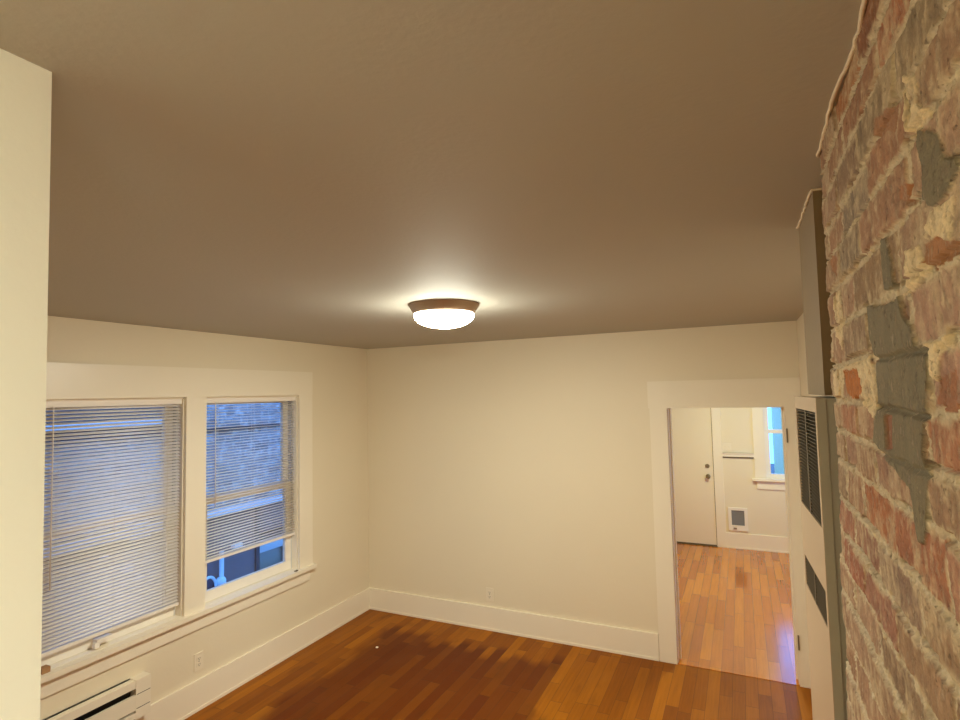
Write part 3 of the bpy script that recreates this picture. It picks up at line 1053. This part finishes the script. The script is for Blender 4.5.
    bcol = MIX(nt, M(nt, 'MULTIPLY', pit, .55), bcol, srgb(78, 58, 44))
    nt.links.new(MIX(nt, 1.0, bcol, g.outputs[0], 'MULTIPLY'), b.inputs['Base Color'])
    b.inputs['Roughness'].default_value = .85
    bp = N(nt, 'ShaderNodeBump', i_Strength=.8, i_Distance=.0025)
    hh = M(nt, 'ADD', ns.outputs[0], M(nt, 'ADD', M(nt, 'MULTIPLY', white, .5), M(nt, 'MULTIPLY', pit, -1.2)))
    nt.links.new(hh, bp.inputs['Height'])
    nt.links.new(bp.outputs[0], b.inputs['Normal'])
    r = thing('brick_chimney', 'old exposed brick chimney with crumbly mortar and grey cement patches', 'chimney', (4.0, -4.0, 0))
    link('brick_face', me, m, r, True)
    core = Mesh().box(3.722, 4.6, -4.75, -3.36, 0, H - .002)
    core.build('chimney_core', paint('core_mortar', srgb(170, 148, 120), .9, .1, 30), r)


chimney()


# ---------------------------------------------------------------- outside
def outside():
    struct(Mesh().box(-12, -T, -14, 16, -.75, -.6).build('ground', GROUND))
    struct(Mesh().box(-T, 12, FY + .12, 18, -.75, -.6).build('ground_rear', GROUND))
    r = thing('neighbour_building', 'neighbour brick building seen through the left wall windows', 'building', (-2.4, -1, -.6))
    Mesh().box(-3.2, -2.06, -9, 6, .84, 4.6).build('brick_wall', EXT_BRICK, r)
    m = Mesh().box(-3.2, -2.0, -9, .40, -.6, .84).box(-3.2, -2.0, .86, 6, -.6, .84).box(-3.2, -2.0, .40, .86, .44, .84).box(-3.2, -2.0, .40, .86, -.6, -.02)
    m.build('lower_wall', EXT_CONC, r)
    def ledge(name, x1, y0, y1, zb, zf, drop):
        m = Mesh()
        v = [m.bm.verts.new(p) for yy in (y0, y1) for p in ((-2.065, yy, zb), (x1, yy, zf), (x1, yy, zf - drop), (-2.065, yy, zf - drop))]
        for f in ((0, 1, 2, 3), (7, 6, 5, 4), (0, 4, 5, 1), (1, 5, 6, 2), (2, 6, 7, 3), (3, 7, 4, 0)):
            m.bm.faces.new([v[i] for i in f])
        return m.build(name, EXT_METAL, r)
    ledge('ledge', -1.93, -9, .86, .872, .845, .02)
    ledge('upper_ledge', -1.90, -9, -.62, 1.958, 1.922, .02)
    Mesh().box(-2.062, -2.04, -9, -.62, 1.962, 4.6).build('upper_siding', paint('neighbour_siding', srgb(92, 86, 86), .7, .03, 20), r)
    Mesh().box(-2.065, -1.98, -9, -.62, 1.80, 1.895).build('frieze_board', EXT_DARK, r)
    Mesh().box(-2.06, -2.02, -.60, 6, 1.785, 1.815).build('dark_course', EXT_DARK, r)
    f = Mesh().box(-2.06, -1.975, .365, .42, -.6, .835).box(-2.05, -2.0, .42, .86, .40, .46).box(-2.05, -2.0, .42, .86, -.04, 0)
    f.build('window_frame', EXT_DARK, r)
    Mesh().box(-2.05, -2.005, .44, .86, .22, .36).build('window_shade', EXT_LIGHT, r)
    Mesh().box(-2.08, -2.05, .42, .86, -.02, .44).build('window_pane', EXT_PANE, r)
    # meter and pipes by the wall
    r = thing('gas_meter', 'pale pipework with a round fitting against the neighbour wall', 'meter', (-1.93, -.2, -.4))
    smooth_angle(Mesh().tube([(-1.94, -.165, .42), (-1.94, -.165, -.1)], .026, 12).build('pipe', PIPE, r))
    smooth_angle(Mesh().tube([(-1.94, -.33 + .09 * math.cos(a), .05 + .12 * math.sin(a)) for a in [i * math.pi / 10 - .3 for i in range(13)]], .016, 10).build('hose_loop', PIPE, r))
    smooth_angle(Mesh().lathe([(0, .045), (.045, .045), (.055, .065), (.055, .10), (.04, .125), (0, .13)], (-1.93, -.18, 0), 'Z', 16).build('fitting', PIPE, r))
    Mesh().box(-1.98, -1.90, -.235, -.145, -.06, .05).bevel(.01).build('meter_body', EXT_DARK, r)
    Mesh().box(-1.98, -1.9, -.31, -.25, -.04, .02).bevel(.01).build('valve', PIPE, r)
    r = thing('conduit_box', 'pale electrical box with conduit on the neighbour wall', 'electrical box', (-1.95, -1.14, .8))
    Mesh().box(-1.928, -1.86, -1.225, -1.065, .80, .945).bevel(.008).build('box', PIPE, r)
    smooth_angle(Mesh().tube([(-1.90, -1.20, .80), (-1.93, -1.195, .72), (-1.97, -1.19, .60), (-1.97, -1.15, -.6)], .018, 10).build('conduit', EXT_CONC, r))
    smooth_angle(Mesh().tube([(-1.96, -1.86, .80), (-1.96, -1.45, .70), (-1.96, -1.24, .53), (-1.96, -1.11, .40)], .011, 10).build('cable', EXT_CONC, r))
    for y, z, q in ((-1.45, .695, .022), (-1.235, .535, .04), (-1.115, .40, .036)):
        Mesh().box(-1.985, -1.92, y - q, y + q, z - q * .8, z + q * .8).bevel(.006).build('clamp', PIPE, r)
    tag(Mesh().box(-1.9995, -1.93, .01, .12, .39, .44).bevel(.006).build('vent_hood', PIPE), 'small pale vent hood on the neighbour wall', 'vent')
    # yard behind the far room
    r = thing('garden_house', 'dim neighbour house seen through the far room window', 'building', (6.2, 13, -.6))
    Mesh().box(4.36, 9.5, 10.5, 15, -.6, 1.72).build('house_wall', paint('house_siding', srgb(214, 200, 140), .7, .02, 20), r)
    m = Mesh()
    v = [m.bm.verts.new(p) for p in ((4.31, 10.4, 1.72), (9.8, 10.4, 1.72), (9.8, 15.3, 1.72), (4.31, 15.3, 1.72), (4.31, 12.8, 2.6), (9.8, 12.8, 2.6))]
    for q in ((0, 1, 2, 3), (0, 1, 5, 4), (2, 3, 4, 5), (0, 4, 3), (1, 2, 5)):
        m.bm.faces.new([v[i] for i in q])
    m.build('roof', EXT_DARK, r)
    rnd = random.Random(8)
    r = thing('yard_shrub', 'leafy shrub below the far room window outside', 'shrub', (4.1, 6.2, -.6))
    m = Mesh()
    for k in range(900):
        a, c, q = rnd.uniform(0, 6.28), rnd.uniform(-1, 1), rnd.uniform(.5, 1)
        s = math.sqrt(1 - c * c)
        p = Vector((4.1 + .42 * q * s * math.cos(a), 6.2 + .42 * q * s * math.sin(a), -.1 + .5 * q * c))
        d = Vector((rnd.gauss(0, 1), rnd.gauss(0, 1), rnd.gauss(0, 1))).normalized()
        e = d.orthogonal().normalized()
        g = d.cross(e)
        L = rnd.uniform(.03, .06)
        m.bm.faces.new([m.bm.verts.new(p + t) for t in (e * L, g * L * .4, e * -L, g * -L * .4)])
    m.build('foliage', LEAF, r)
    Mesh().tube([(4.1, 6.2, -.6), (4.12, 6.2, -.3), (4.1, 6.2, .1)], .03, 8).build('stem', BARK, r)


outside()
